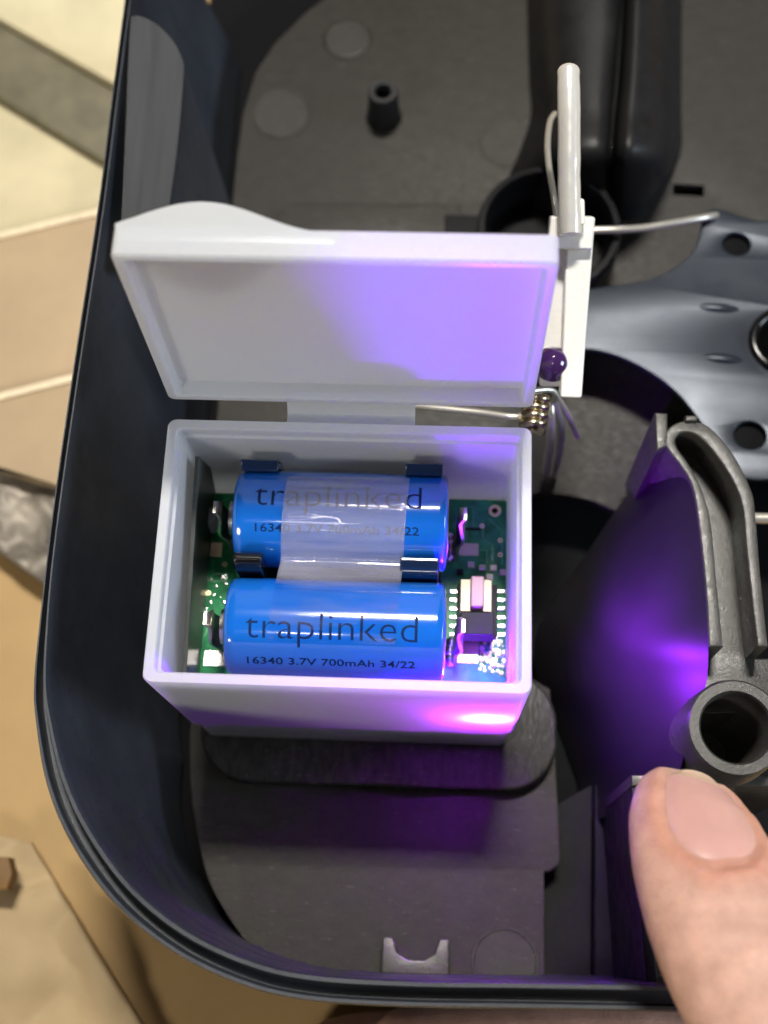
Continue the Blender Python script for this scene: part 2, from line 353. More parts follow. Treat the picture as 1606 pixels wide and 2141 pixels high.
# a low rounded pad behind the lid and the mould marks
pad = sub2([at2(x, y, .6) for x, y in [(575, 480), (590, 445), (615, 432), (660, 430), (930, 436), (960, 442), (962, 500), (800, 520), (600, 515)]], 4)
plate('pad', [pad], 0, 1.6, FLOORM, H, bevel=.3)
box('slot_block', *[f(at2(930, 470, 0)[i], at2(1010, 500, 0)[i]) for i in (0,) for f in (min, max)], at2(0, 505, 0)[1], at2(960, 462, 0)[1], 0, 2.4, GLOSSB, H)
def mark(px, py, r, h=.25, m=FLOORM):
    c = at(px, py, 0); lathe('mould_mark', [(r+.35, 0), (r+.25, h), (r-.1, h), (r-.35, h*.35), (.01, h*.35)], (c.x, c.y, 0), m, H, n=40, smooth=6)
mark(590, 238, 6.2, .18); mark(1056, 2012, 5.6, .22); mark(1060, 300, 5.8, .12)
c = at(726, 82, 0); lathe('mould_mark', [(5.6, 0), (5.2, .3), (4.6, .45), (.01, .5)], (c.x, c.y, 0), FLOORM, H, n=40, smooth=6)
c = at(803, 245, 0); lathe('screw_post', [(4.0, 0), (3.55, .6), (3.1, 8.6), (2.9, 8.9), (1.9, 8.9), (1.75, 8.6), (1.7, 2), (.01, 2)], (c.x, c.y, 0), BLACK, H, n=40)
# platform the case stands on
PX0, PX1, PY0, PY1 = -41.5, 23.6, 30.3, 52
plate('platform', [rrect(PX0, PX1, PY0, PY1, 9.5, 12)], 0, 3.9, BRUSH, H, bevel=.6)
# small clip by the front wall
cl = at(868, 2052, 0)
clip_o = [(cl.x+x, y) for x, y in ((-5.8, -1.4), (5.8, -1.4), (5.8, 4.6), (3.9, 4.6), (3.2, 2.2), (1.4, 1.1), (-1.4, 1.1), (-3.2, 2.2), (-3.9, 4.6), (-5.8, 4.6))]
plate('snap_clip', [clip_o], 0, 6.5, ARM, H, bevel=.4)
# tab with a rounded shoulder on the left wall
def tab():
    z0, z1 = 6, 47
    pts = [(250, 560), (262, 300), (272, 60), (280, 34), (300, 36), (330, 52), (362, 85), (382, 125), (384, 160), (372, 300), (354, 440), (345, 560)]
    zz = [44, 46, 47, 47, 47, 46.5, 45.5, 44, 43.5, 42, 40, 39]
    top = smooth_path([at(x, y, z) for (x, y), z in zip(pts, zz)], 4)
    low = [p+Vector((-.6, 0, -2.2)) for p in top]
    V = top+low; n = len(top); Fs = [tuple(range(n)), tuple(range(2*n-1, n-1, -1))]+[(i, (i+1) % n, n+(i+1) % n, n+i) for i in range(n)]
    mesh('wall_tab', V, Fs, TABM, H, bevel=.35)
tab()
# web that runs from the tab down to the floor
a = [at(384, 135, 42), at(354, 470, 38), at(482, 425, 2), at(440, 300, 18)]
mesh('web', [*a, *[p+Vector((-3, 0, -3)) for p in a]], [(0, 1, 2, 3), (4, 5, 6, 7), (0, 1, 5, 4), (1, 2, 6, 5), (2, 3, 7, 6), (3, 0, 4, 7)], WALLM, H, bevel=.3)
# the long tapering ridge at the top
def ridge():
    rows = []
    for py, xs in ((-260, (1100, 1150, 1290, 1306, 1322, 1350, 1400, 1428)), (0, (1102, 1150, 1286, 1300, 1316, 1345, 1398, 1426)), (160, (1106, 1155, 1272, 1290, 1306, 1340, 1396, 1425)), (240, (1110, 1160, 1268, 1282, 1298, 1335, 1396, 1425)),
                   (320, (1085, 1150, 1264, 1276, 1292, 1330, 1392, 1424)), (380, (1062, 1140, 1262, 1272, 1286, 1322, 1370, 1392)), (430, (1075, 1150, 1264, 1274, 1286, 1310, 1340, 1356)), (458, (1150, 1200, 1270, 1276, 1284, 1300, 1318, 1330))):
        k = 1 if py < 330 else max(0.1, (470-py)/140)
        zs = (0, 20, 24, 17, 25, 26, 19, 0)
        rows.append([at(x, py, z*k) for x, z in zip(xs, zs)])
    rows2 = []
    n = len(rows[0]); cols = [smooth_path([r[j] for r in rows], 4) for j in range(n)]
    for i in range(len(cols[0])): rows2.append(smooth_path([c_[i] for c_ in cols], 4))
    V = [p for r in rows2 for p in r]; w = len(rows2[0])
    Fs = [(i*w+j, i*w+j+1, (i+1)*w+j+1, (i+1)*w+j) for i in range(len(rows2)-1) for j in range(w-1)]
    mesh('ridge', V, Fs, BLACK, H, smooth=True)
ridge()
# round cup behind the lid
c = at(1148, 478, 14); lathe('round_cup', [(14.6, -14), (14.4, 0), (14.0, .8), (12.9, .8), (12.4, 0), (12.2, -11), (.01, -11)], c, GLOSSB, H, n=64)
# the slotted arm, its side wall and the ring below it
AZ = 37
out_px = [(1482, 1352), (1477, 1250), (1463, 1110), (1448, 1020), (1424, 975), (1396, 938), (1389, 915), (1400, 893), (1430, 880), (1470, 885), (1502, 910), (1540, 960), (1570, 1022), (1579, 1065), (1590, 1200), (1606, 1352)]
in_px = [(1512, 1352), (1497, 1200), (1487, 1095), (1471, 1032), (1442, 973), (1417, 937), (1413, 916), (1428, 904), (1455, 908), (1482, 932), (1522, 987), (1551, 1052), (1561, 1150), (1574, 1270), (1584, 1352)]
outer = [(p.x, p.y) for p in smooth_path([at(x, y, AZ) for x, y in out_px], 5)]; inner = [(p.x, p.y) for p in smooth_path([at(x, y, AZ) for x, y in in_px], 5)]
plate('slotted_rail', [outer+inner[::-1]], AZ-9, AZ, ARM, H, bevel=.3)
plate('rail_floor', [outer+[at2(1640, 1352, AZ), at2(1640, 1470, AZ), at2(1478, 1470, AZ), at2(1484, 1400, AZ)]], 0, AZ-8.6, ARM, H, bevel=.2)
for pts in ([(1368, 866), (1394, 868), (1394, 935), (1372, 945)], [(1432, 872), (1457, 872), (1456, 884), (1432, 884)]):
    plate('rail_tab', [[at2(x, y, AZ) for x, y in pts]], 4, AZ+.8, ARM, H, bevel=.3)
c = at(1540, 1521, AZ+2)
lathe('ring_boss', [(9.2, -36), (7.6, -.7), (7.2, 0), (5.75, 0), (5.4, -.5), (4.9, -30), (.01, -30)], c, ARM, H, n=64)
def slope():
    T = [(1388, 918, AZ-.5), (1396, 940, AZ-.5), (1424, 978, AZ-.5), (1448, 1022, AZ-.5), (1463, 1112, AZ-.5), (1477, 1252, AZ-.5), (1481, 1350, AZ-.5), (1478, 1420, AZ-2), (1462, 1480, AZ-3), (1440, 1540, AZ-4), (1420, 1620, AZ-5), (1400, 1680, AZ-6)]
    B = [(1376, 925, 26), (1366, 950, 20), (1336, 1000, 12), (1290, 1062, 6), (1225, 1160, 1), (1150, 1270, -3), (1118, 1340, -8), (1125, 1420, -12), (1160, 1500, -14), (1190, 1580, -14), (1210, 1640, -14), (1215, 1720, -14)]
    T = smooth_path([at(*p) for p in T], 5); B = smooth_path([at(*p) for p in B], 5); L = []
    for a, b in zip(T, B):
        row = []
        for k in range(17):
            t = k/16; p = a*(1-t)+b*t
            p.z += 1.0*math.sin(math.pi*t)*(a.z-b.z)/45
            row.append(p)
        L.append(row)
    V = [p for r in L for p in r]; w = 17
    Fs = [(i*w+j, i*w+j+1, (i+1)*w+j+1, (i+1)*w+j) for i in range(len(L)-1) for j in range(w-1)]
    mesh('sloping_wall', V, Fs, SLOPE, H, smooth=True)
slope()
# the square compartment under the thumb
def wallseg(name, pts, z0, z1, th, m):
    P = [Vector((*at2(x, y, z1), 0)) for x, y in pts]
    O = [(p.x, p.y) for p in P]; n = (P[1]-P[0]).normalized(); n = Vector((-n.y, n.x, 0))*th
    plate(name, [O+[((p+n).x, (p+n).y) for p in reversed(P)]], z0, z1, m, H, bevel=.25)
wallseg('compartment_wall', [(1700, 1622), (1320, 1620)], -16, 31, 1.7, ARM)
wallseg('compartment_wall', [(1320, 1646), (1352, 2052)], -16, 30.8, 1.6, BLACK)
# floor of the dark channel, in two facets
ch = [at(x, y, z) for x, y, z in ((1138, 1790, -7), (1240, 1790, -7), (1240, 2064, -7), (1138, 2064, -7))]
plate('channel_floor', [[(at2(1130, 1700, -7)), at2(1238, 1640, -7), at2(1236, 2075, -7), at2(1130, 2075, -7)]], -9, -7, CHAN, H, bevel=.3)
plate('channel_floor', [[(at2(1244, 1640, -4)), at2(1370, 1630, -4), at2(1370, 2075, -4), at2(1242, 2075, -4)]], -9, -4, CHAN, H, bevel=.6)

# ================================================================ metal plate, rods and springs
PZ = 13
def plate_metal():
    px = [(1488, 436), (1520, 440), (1606, 462), (1900, 470), (1900, 1080), (1650, 1010), (1570, 1003), (1510, 985), (1487, 920), (1440, 850), (1390, 800), (1330, 762), (1270, 738), (1210, 730), (1120, 735), (1100, 690), (1110, 640), (1180, 612), (1270, 598), (1340, 588), (1400, 565), (1445, 530), (1464, 490), (1470, 455)]
    o = sub2([at2(x, y, PZ) for x, y in px], 5)
    e = lambda x, y, rx, ry: circle(at2(x, y, PZ), rx, 28, ry)
    P = empty('mounting_plate', at(1480, 700, 0), 'grey galvanised metal plate with round holes at the right edge', 'metal plate')
    plate('sheet', [o, e(1540, 510, 2.75, 2.55), e(1568, 910, 3.0, 2.8), e(1650, 715, 7, 6.7)], PZ-1.3, PZ, PLATE, P, bevel=.3)
    for hx, hy in ((1540, 510), (1568, 910)):
        c = at(hx, hy, PZ); lathe('hole_shade_plug', [(5.2, -PZ), (4.8, -1.5), (.01, -1.5)], c, DEEP, P, n=32)  # added black plugs stand in for the shade inside the plate holes
    for a, b in (((1452, 640), (1555, 648)), ((1462, 745), (1562, 755))):
        A, B = at(*a, PZ), at(*b, PZ); pth = [A.lerp(B, t/10)+Vector((0, 0, -.75)) for t in range(11)]
        tube('pressed_rib', pth, 1, PLATE, P, rs=[.3+1.0*math.sin(math.pi*(.08+.84*t/10)) for t in range(11)], n=16)
    tube('hole_grommet', [Vector((*q, PZ+.1)) for q in circle(at2(1650, 715, PZ), 6.9, 40, 6.6)]+[Vector((*circle(at2(1650, 715, PZ), 6.9, 40, 6.6)[0], PZ+.1))], 1.0, GLOSSB, P, n=10)
plate_metal()
def wire(name, pts, r, m, label, cat, n=8):
    return tag(tube(name, smooth_path([at(*p) for p in pts], n), r, m, None, n=12), label, cat)
wire('trip_wire', [(1150, 487, 17), (1225, 482, 17), (1290, 480, 17), (1350, 476, 16.5), (1410, 466, 16), (1478, 454, 14.5), (1500, 450, 12)], .7, STEEL, 'bright steel wire running from the ivory lever to the grey plate', 'wire')
wire('axle_rod', [(1560, 1083, 24), (1800, 1090, 24)], 1.0, STEEL, 'bright steel rod beside the slotted rail at right edge', 'rod')
def spring():
    P = empty('torsion_spring', at(1120, 870, 0), 'coiled steel torsion spring beside the case hinge', 'spring')
    A, B = at(1124, 822, 38), at(1112, 900, 36); ax = (B-A).normalized(); u = ax.cross(Vector((0, 0, 1))).normalized(); v = ax.cross(u)
    turns = 4.6; N = 150
    pth = [A.lerp(B, i/N)+1.75*(math.cos(turns*2*math.pi*i/N)*u+math.sin(turns*2*math.pi*i/N)*v) for i in range(N+1)]
    tube('coil', pth, .72, mat('brassy_steel', (.6, .52, .36), .25, metal=1), P, n=10)
    tube('spring_arm', smooth_path([pth[70]+Vector((-.3, 0, 0)), at(1080, 872, 37), at(1000, 862, 36), at(900, 852, 35), at(840, 846, 34)], 6), .6, STEEL, P)
    tube('spring_arm', smooth_path([pth[0], at(1150, 815, 36), at(1168, 835, 34), at(1190, 872, 30), at(1208, 912, 24)], 6), .62, STEEL, P)
spring()
def bracket():
    P = empty('wire_bracket', at(1150, 930, 0), 'bent steel double wire standing below the spring', 'bracket')
    tube('post', smooth_path([at(1150, 838, 36), at(1152, 880, 34), at(1150, 930, 26), at(1142, 985, 14), at(1140, 1000, 0)], 6), .8, STEEL, P)
    tube('post', smooth_path([at(1158, 835, 37), at(1172, 885, 30), at(1172, 930, 22), at(1163, 975, 10), at(1158, 993, 1)], 6), .75, STEEL, P)
bracket()
# hook behind the rod
wire('hook_wire', [(1160, 238, 40), (1150, 255, 42), (1145, 300, 44), (1148, 350, 45), (1158, 410, 46), (1165, 470, 45)], .55, STEEL, 'thin dark wire hook curving up behind the upright rod', 'hook')

# ---------------------------------------------------------------- ivory lever
def lever():
    P = empty('trigger_lever', at(1180, 820, 38), 'upright ivory plastic lever with purple dome next to the lid', 'lever')
    def bar(name, pts, m, th, bev=.4):                       # pts: centre px, z, width mm
        L = []
        for x, y, z, w in pts:
            q = at(x, y, z); L.append([(q.x-w/2, q.y-th*.35, q.z+th*.5), (q.x+w/2, q.y-th*.35, q.z+th*.5), (q.x+w/2, q.y+th*.35, q.z-th*.5), (q.x-w/2, q.y+th*.35, q.z-th*.5)])
        return loft(name, L, m, P, bevel=bev)
    bar('body', [(1192, 828, 44, 3.5), (1199, 700, 47, 3.8), (1207, 560, 50, 4.3), (1214, 452, 53, 4.5)], LEVER, 3.0)
    bar('side_plate', [(1152, 806, 42, 4.0), (1164, 700, 45, 4.8), (1172, 560, 48, 5.0), (1178, 452, 51, 4.6)], LEVER, 2.0)
    bar('collar', [(1190, 520, 53.2, 7.4), (1195, 452, 55, 7.0)], LEVER, 2.2)
    bar('lug', [(1211, 470, 57, 1.8), (1211, 415, 58.5, 1.6)], LEVER, 1.6)
    rp = smooth_path([at(1193, 490, 57), at(1190, 380, 60), at(1190, 260, 63), at(1189, 172, 65), at(1189, 143, 65.2)], 8)
    tube('rod', rp, 1.7, CHROME, P, n=20, rs=[1.85+.12*noise.noise(p*.35) if i < len(rp)-5 else 1.85*(max(.12, 1-((i-len(rp)+5)/5)**2)**.5) for i, p in enumerate(rp)])
    q = at(1156, 758, 46)
    lathe('dome', [(3.05, -1.0), (2.9, 0), (2.45, 1.1), (1.6, 1.9), (.7, 2.3), (.01, 2.4)], q, PURP, P, n=40)
lever()

# ================================================================ white case
K = empty('battery_case', (-13.6, 59, 4), 'open frosted white plastic case with lid up and violet glow', 'case')
X0, X1, Y0, Y1, TOP = -42.4, 15.2, 38.0, 80.5, 52.0
lo = [rrect(X0+2.6, X1-1.2, Y0+.5, Y1-1.6, 1.2, 5, 4.0), rrect(X0+2.3, X1-1.0, Y0+.3, Y1-1.4, 1.3, 5, 4.4), rrect(X0+2.1, X1-.9, Y0+.3, Y1-1.4, 1.3, 5, 16.8), rrect(X0+1.1, X1-.35, Y0+.15, Y1-.6, 1.4, 5, 17.0),
      rrect(X0+1.0, X1-.2, Y0+.1, Y1-.5, 1.4, 5, 17.6), rrect(X0+.02, X1-.02, Y0+.02, Y1-.02, 1.4, 5, TOP-.4), rrect(X0+.2, X1-.2, Y0+.2, Y1-.2, 1.3, 5, TOP),
      rrect(X0+1.5, X1-1.5, Y0+1.5, Y1-1.5, 1.0, 5, TOP), rrect(X0+1.7, X1-1.7, Y0+1.7, Y1-1.7, 1.0, 5, TOP-.3), rrect(X0+1.75, X1-1.75, Y0+1.75, Y1-1.75, .9, 5, TOP-2.2), rrect(X0+2.2, X1-2.2, Y0+2.2, Y1-2.2, .8, 5, TOP-2.4), rrect(X0+2.5, X1-2.4, Y0+2.3, Y1-2.5, .8, 5, 24.2)]
loft('body', lo, CASE, K, smooth=30)
# lid standing upright behind
LT = math.radians(1.8)
LM = Matrix.Translation((0, 83.4, 52.6)) @ Matrix.Rotation(-LT, 4, 'X')       # local: x, y = away, z = up the lid
def lidloop(i, y, r=.9): return [(x, y, z) for x, z in rrect(X0+i, X1-i, 0+i, 42.2-i, r, 5)]
lid = loft('lid', [lidloop(.3, 4.4), lidloop(0, 4.0), lidloop(0, .3), lidloop(.3, 0), lidloop(1.25, 0, .8), lidloop(1.5, .3, .8), lidloop(1.7, 2.6, .8), lidloop(1.9, 2.7, .9)], CASE, K, smooth=30, xf=LM)
wave = [(X0+.15+x, 4.2+z) for x, z in ((0, .1), (.15, .7), (2.5, 1.7), (5, 2.8), (8, 3.8), (11, 4.2), (14, 3.9), (17, 3.0), (20, 1.8), (23, .7), (26, 0), (29, -.3))]
plate('grip_tab', [[(X0+.6, 2.0), (X0+.25, 3.6)]+sub2(wave, 4, False)+[(X0+29, 2.0)]], 40.5, 42.22, CASE, lid, bevel=.3, xf=LM)
hs0, hs1 = at2(601, 862, 51)[0], at2(868, 862, 51)[0]
loft('hinge_strap', [[(hs0, y, z), (hs1, y, z), (hs1, y, z-.8), (hs0, y, z-.8)] for y, z in ((79.4, 50.6), (80.6, 51.0), (81.6, 50.6), (82.4, 50.7), (83.2, 51.6), (83.9, 53.2), (84.6, 54.0))], CASE, K, smooth=30)
# smoked sheet against the left wall, peg
mesh('partition', [(-38.4, 41, 26), (-38.4, 77.6, 26), (-37.4, 77.6, 38), (-38.0, 76.5, 46), (-38.4, 41, 38), *[(x-.7, y, z) for x, y, z in [(-38.4, 41, 26), (-38.4, 77.6, 26), (-37.4, 77.6, 38), (-38.0, 76.5, 46), (-38.4, 41, 38)]]],
     [(0, 1, 2, 3, 4), (9, 8, 7, 6, 5)]+[(i, (i+1) % 5, 5+(i+1) % 5, 5+i) for i in range(5)], GREYF, K, bevel=.1)
q = at(437, 1080, 31); lathe('peg', [(1.7, -4), (1.6, 0), (1.3, .6), (.01, .8)], q, CASE, K, n=20)

# ================================================================ circuit board
B = empty('circuit_board', (-13, 58, 25.4), 'green circuit board lying in the bottom of the white case', 'circuit board')
BZ = 27.0
plate('board', [rrect(-39.6, 12.8, 40.4, 77.2, .4, 2), circle(at2(1035, 1068, BZ), .55, 16)], 25.4, BZ, PCB, B, bevel=.05)
def pb(name, x0, x1, y0, y1, z0, z1, m, bevel=.12, parent=B):
    a, b = at(x0, y1, z1), at(x1, y0, z1)
    return box(name, min(a.x, b.x), max(a.x, b.x), min(a.y, b.y), max(a.y, b.y), z0, z1, m, parent, bevel=bevel)
def viaring(px, py, r): 
    c = at(px, py, BZ); lathe('via_ring', [(r, -.02), (r, .1), (r*.5, .1), (r*.5, -.02)], c, GOLD, B, n=24)
viaring(1035, 1068, 1.1)
pad1 = pb('solder_pad', 955, 1001, 1136, 1161, BZ, BZ+.25, SMD); pb('solder_pad', 952, 1001, 1338, 1386, BZ, BZ+.3, GOLD); pb('solder_pad', 438, 466, 1134, 1163, BZ, BZ+.25, GOLD)
viaring(984, 1366, .55); viaring(452, 1148, .6)
pb('solder_pad', 424, 480, 1360, 1392, BZ, BZ+.3, SOLDER)
pb('silk_bar', 960, 1006, 1104, 1108, BZ, BZ+.08, DARKC, 0)
for x, y in ((1008, 1186), (1032, 1187), (985, 1180), (962, 1195), (1052, 1196), (1024, 1206)):
    pb('chip_capacitor', x-7, x+7, y-6, y+6, BZ, BZ+.7, random.choice((SMD, SMD, DARKC)))
chip_ = pb('logic_chip', 954, 1040, 1222, 1330, BZ, BZ+1.2, DARKC)
for k in range(6):
    y = 1232+k*18
    pb('chip_lead', 940, 956, y, y+8, BZ, BZ+.45, SOLDER); pb('chip_lead', 1040, 1057, y, y+8, BZ, BZ+.45, SOLDER)
SW = pb('slide_switch', 962, 1029, 1212, 1278, BZ+1.2, BZ+5.0, mat('switch_frame', (.26, .22, .16), .4, metal=.5))
SW['label'] = 'beige slide switch with pale actuator'
pb('actuator', 984, 1013, 1204, 1268, BZ+5.0, BZ+7.2, IVORYS, .3, SW); pb('switch_front', 962, 1034, 1280, 1326, BZ+1.2, BZ+6.2, DARKC, .2, SW)
c = at(1004, 1300, BZ+4.4); 
# solder texture field in the front right corner
for i in range(70):
    x, y = random.uniform(1003, 1056), random.uniform(1335, 1412)
    c = at(x, y, BZ); r = random.uniform(.25, .6)
    lathe('solder_dot', [(r, -.02), (r*.8, r*.35), (.01, r*.5)], c, SOLDER if i % 3 else GOLD, B, n=8)
TRACE = mat('copper_track_under_mask', (.05, .34, .14), .4)
for pts in ([(1010, 1090), (1010, 1128), (1030, 1140), (1030, 1172)], [(1022, 1085), (1050, 1110), (1050, 1180)], [(968, 1060), (990, 1060), (990, 1100)], [(975, 1075), (975, 1130)], [(1005, 1150), (1018, 1150), (1018, 1176)],
            [(432, 1070), (432, 1125), (448, 1130)], [(430, 1170), (430, 1215), (470, 1215)], [(445, 1170), (445, 1200), (478, 1200)], [(428, 1330), (440, 1300), (472, 1300)], [(1050, 1345), (1050, 1400)], [(1015, 1340), (1040, 1340), (1040, 1400)]):
    for a_, b_ in zip(pts, pts[1:]):
        A_, B_ = at(*a_, BZ), at(*b_, BZ); d_ = (B_-A_).normalized(); n_ = Vector((-d_.y, d_.x, 0))*.16; A_ = A_-d_*.1; B_ = B_+d_*.1
        Q = [A_-n_, B_-n_, B_+n_, A_+n_]
        mesh('copper_track', [*Q, *[v+Vector((0, 0, .06)) for v in Q]], [(4, 5, 6, 7), (0, 1, 5, 4), (1, 2, 6, 5), (2, 3, 7, 6), (3, 0, 4, 7)], TRACE, B)
for x, y in ((1008, 1100), (1046, 1130), (970, 1090), (1046, 1160), (438, 1110), (470, 1180), (436, 1240), (462, 1345)): viaring(x, y, .42)
# violet LED near the front wall
LD = box('led', 7.9, 10.9, 38.95, 39.95, 29.6, 32.4, LED, B, bevel=.3); LD['label'] = 'lit violet LED behind the front wall'
LSTOP = mat('grey_light_stop', (.16, .16, .17), .7)
loft('front_light_stop', [[(x, y, z) for x, y in ((-40.0, 38.5), (-39.7, 38.5), (-39.7, 39.98), (13.2, 39.98), (13.2, 38.5), (13.5, 38.5), (13.5, 40.14), (-40.0, 40.14))] for z in (17.9, 49.2)], LSTOP, K)  # unseen stop added inside the wall to keep LED light from spreading
box('step_light_stop', -39.6, 13.6, 38.6, 78.5, 17.2, 17.7, LSTOP, K, bevel=0)  # unseen sheet added to keep LED light out of the hollow base
box('led_body', 9.2, 12.4, 40.7, 42.7, BZ, 29.2, DARKC, B)
box('lid_fill_emitter', 9.4, 12.2, 40.9, 42.5, 29.25, 30.0, LID_FILL, B, bevel=.2); box('lid_fill_blocker', 8.6, 12.6, 42.9, 43.2, BZ, 30.6, DARKC, B, bevel=.1)  # emitter added to throw violet onto the lid, with an added blocker behind it
# side emitter, added out of sight with two spots to light the sloping wall violet
lathe('added_side_emitter', [(1.5, 0), (1.4, .5), (.9, .9), (.01, 1.0)], (15.15, 50, 25), SIDE_FILL, B, n=20, axis='X')
def beam(target, ang, power, blend=.7):
    l = bpy.data.lights.new('slope_fill_spot', 'SPOT'); l.energy = power; l.color = (.30, .02, 1.0); l.spot_size = math.radians(ang); l.spot_blend = blend; l.shadow_soft_size = .0012
    o = bpy.data.objects.new('slope_fill_spot', l); COL.objects.link(o); o.location = Vector((16.4, 50, 25))*S
    o.rotation_euler = (target-Vector((16.4, 50, 25))).to_track_quat('-Z', 'Y').to_euler(); o.parent = B; o.matrix_parent_inverse = _inv(B)
beam(at(1395, 1450, 16), 120, .15, 1.0); beam(at(1385, 1130, 22), 80, .26, 1.0)
# contact strips and solder blobs
def contact(x, y, side, px=None):
    pr = [(x, y, BZ), (x, y, 34), (x+.8*side, y, 38), (x+.2*side, y, 43), (x+.9*side, y, 44.5)]
    V = []
    for p in smooth_path(pr, 5): V.append(p)
    L = [[(p.x-.25, p.y-w, p.z), (p.x+.25, p.y-w, p.z), (p.x+.25, p.y+w, p.z), (p.x-.25, p.y+w, p.z)] for p in V for w in ((2.6 if p.z < 40 else 2.6-(p.z-40)*.35),)]
    st = loft('contact_strip', L, NICKEL, B, smooth=30)
    for k in range(3):
        c = Vector((x-side*.9+random.uniform(-.4, .4), y-1.6+k*1.5, BZ+.2)); r = random.uniform(1.0, 1.5)
        lathe('solder_blob', [(r, -.2), (r*.9, r*.45), (r*.5, r*.85), (.01, r)], c, SOLDER, st, n=16)
for y in (50, 68.4): contact(-34.2, y, -1); contact(4.3, y, 1)
for i in range(26):
    x, y = random.uniform(425, 478), random.uniform(1195, 1320); c = at(x, y, BZ); r = random.uniform(.18, .4)
    lathe('solder_dot', [(r, -.02), (r*.8, r*.35), (.01, r*.5)], c, SOLDER, B, n=8)

# ================================================================ batteries
def battery(y, label):
    P = empty('battery', (-14.8, y, 31), label, 'battery', 'blue cells in the white case')
    A, R, z = 17.2, 8.0, 39.2; x = -14.8; c = (x, y, z)
    lathe('wrap', [(5.6, -A+.02), (6.8, -A+.05), (7.6, -A+.35), (7.95, -A+1.0), (R, -A+2), (R, A-1.4), (7.93, A-.6), (7.6, A-.15), (6.9, A), (5.6, A-.02)], c, BLUE, P, n=96, axis='X', smooth=50)
    lathe('end_cap', [(5.7, -A+.1), (5.6, -A-.15), (3, -A-.2), (2.8, -A-1.2), (.01, -A-1.2)], c, NICKEL, P, n=40, axis='X')
    lathe('end_cap', [(5.7, A-.1), (5.6, A+.15), (.01, A+.15)], c, NICKEL, P, n=40, axis='X')
    def text(s, width, ang, height, bold):
        cu = bpy.data.curves.new('print', 'FONT'); cu.body = s; cu.size = 1; cu.align_x = 'CENTER'; cu.align_y = 'BOTTOM_BASELINE'; cu.offset = bold
        cu.resolution_u = 3
        ob = bpy.data.objects.new('t', cu); me = bpy.data.meshes.new_from_object(ob); bpy.data.objects.remove(ob); bpy.data.curves.remove(cu)
        xs = [v.co.x for v in me.vertices]; sx = width/(max(xs)-min(xs)); mid = (max(xs)+min(xs))/2
        bm = bmesh.new(); bm.from_mesh(me)
        for k in range(-8, 24):
            g = bm.verts[:]+bm.edges[:]+bm.faces[:]
            bmesh.ops.bisect_plane(bm, geom=g, plane_co=(0, k*.05, 0), plane_no=(0, 1, 0), dist=1e-5)
        for v in bm.verts:
            X = x-.3+(v.co.x-mid)*sx; th = ang-v.co.y*height/R
            v.co = (X, y-(R+.03)*math.sin(th), z+(R+.03)*math.cos(th))
        bm.to_mesh(me); bm.free(); me.name = 'print'
        finish('print', me, INK, P)
    text('traplinked', 26.5, math.radians(25 if y < 60 else 3), 6.0, -.012)
    text('16340 3.7V 700mAh 34/22', 26, math.radians(57 if y < 60 else 33), 1.9, .008)
    return P
battery(50.0, 'blue battery nearer the front wall, both lines of its print readable'); battery(68.4, 'blue battery nearer the lid, its name mostly hidden by tape')
# holder: cradle with curved arms
HO = empty('battery_holder', (-14.8, 59, BZ), 'black battery holder whose clips rise behind and between the blue cells', 'battery holder')
box('cradle', -31, 1.6, 43, 76, BZ, 30.6, BLACK, HO)
def arm(x0, x1, cy, sgn, top, m, thick=1.3, flare=1.6):
    pr = []
    for k in range(14):
        th = math.radians(150-k*9.2*(top/10)); r = 8.35
        pr.append((cy+sgn*r*math.sin(th), 39.2+r*math.cos(th)))
    ly, lz = pr[-1]; pr += [(ly+sgn*.5, lz+.7), (ly+sgn*flare, lz+1.3)]
    outp = []
    for i, (a, b) in enumerate(pr):
        a0, b0 = pr[max(i-1, 0)]; a1, b1 = pr[min(i+1, len(pr)-1)]; d = Vector((a1-a0, b1-b0)).normalized(); n = Vector((d.y, -d.x))*sgn
        outp.append((a+n.x*thick, b+n.y*thick))
    sec = pr+outp[::-1]
    return sec
def clip_arm(x0, x1, sec, m):
    n = len(sec); L = [[(x, a, b) for a, b in sec] for x in (x0, x1)]
    loft('clip_arm', L, m, HO, bevel=.6, seg=3)
SM = mat('smoky_clip', (.010, .022, .06), .1, coat=.6)
for xa, xb in ((-31.2, -25.2), (-4.6, 1.4)):
    clip_arm(xa, xb, arm(0, 0, 68.4, 1, 8.6, SM), SM)
clip_arm(-31.2, -26.6, [(58.0, 36), (57.9, 42), (58.0, 45), (58.6, 46.4), (59.4, 46.9), (60.3, 46.4), (60.9, 45), (60.8, 42), (60.3, 36)], GLOSSB)
clip_arm(-5.0, 1.2, [(58.3, 36), (58.2, 41), (58.4, 42.6), (58.9, 43.6), (59.6, 44.2), (60.4, 44.8), (60.9, 44.4), (60.5, 42), (60.2, 36)], SM)
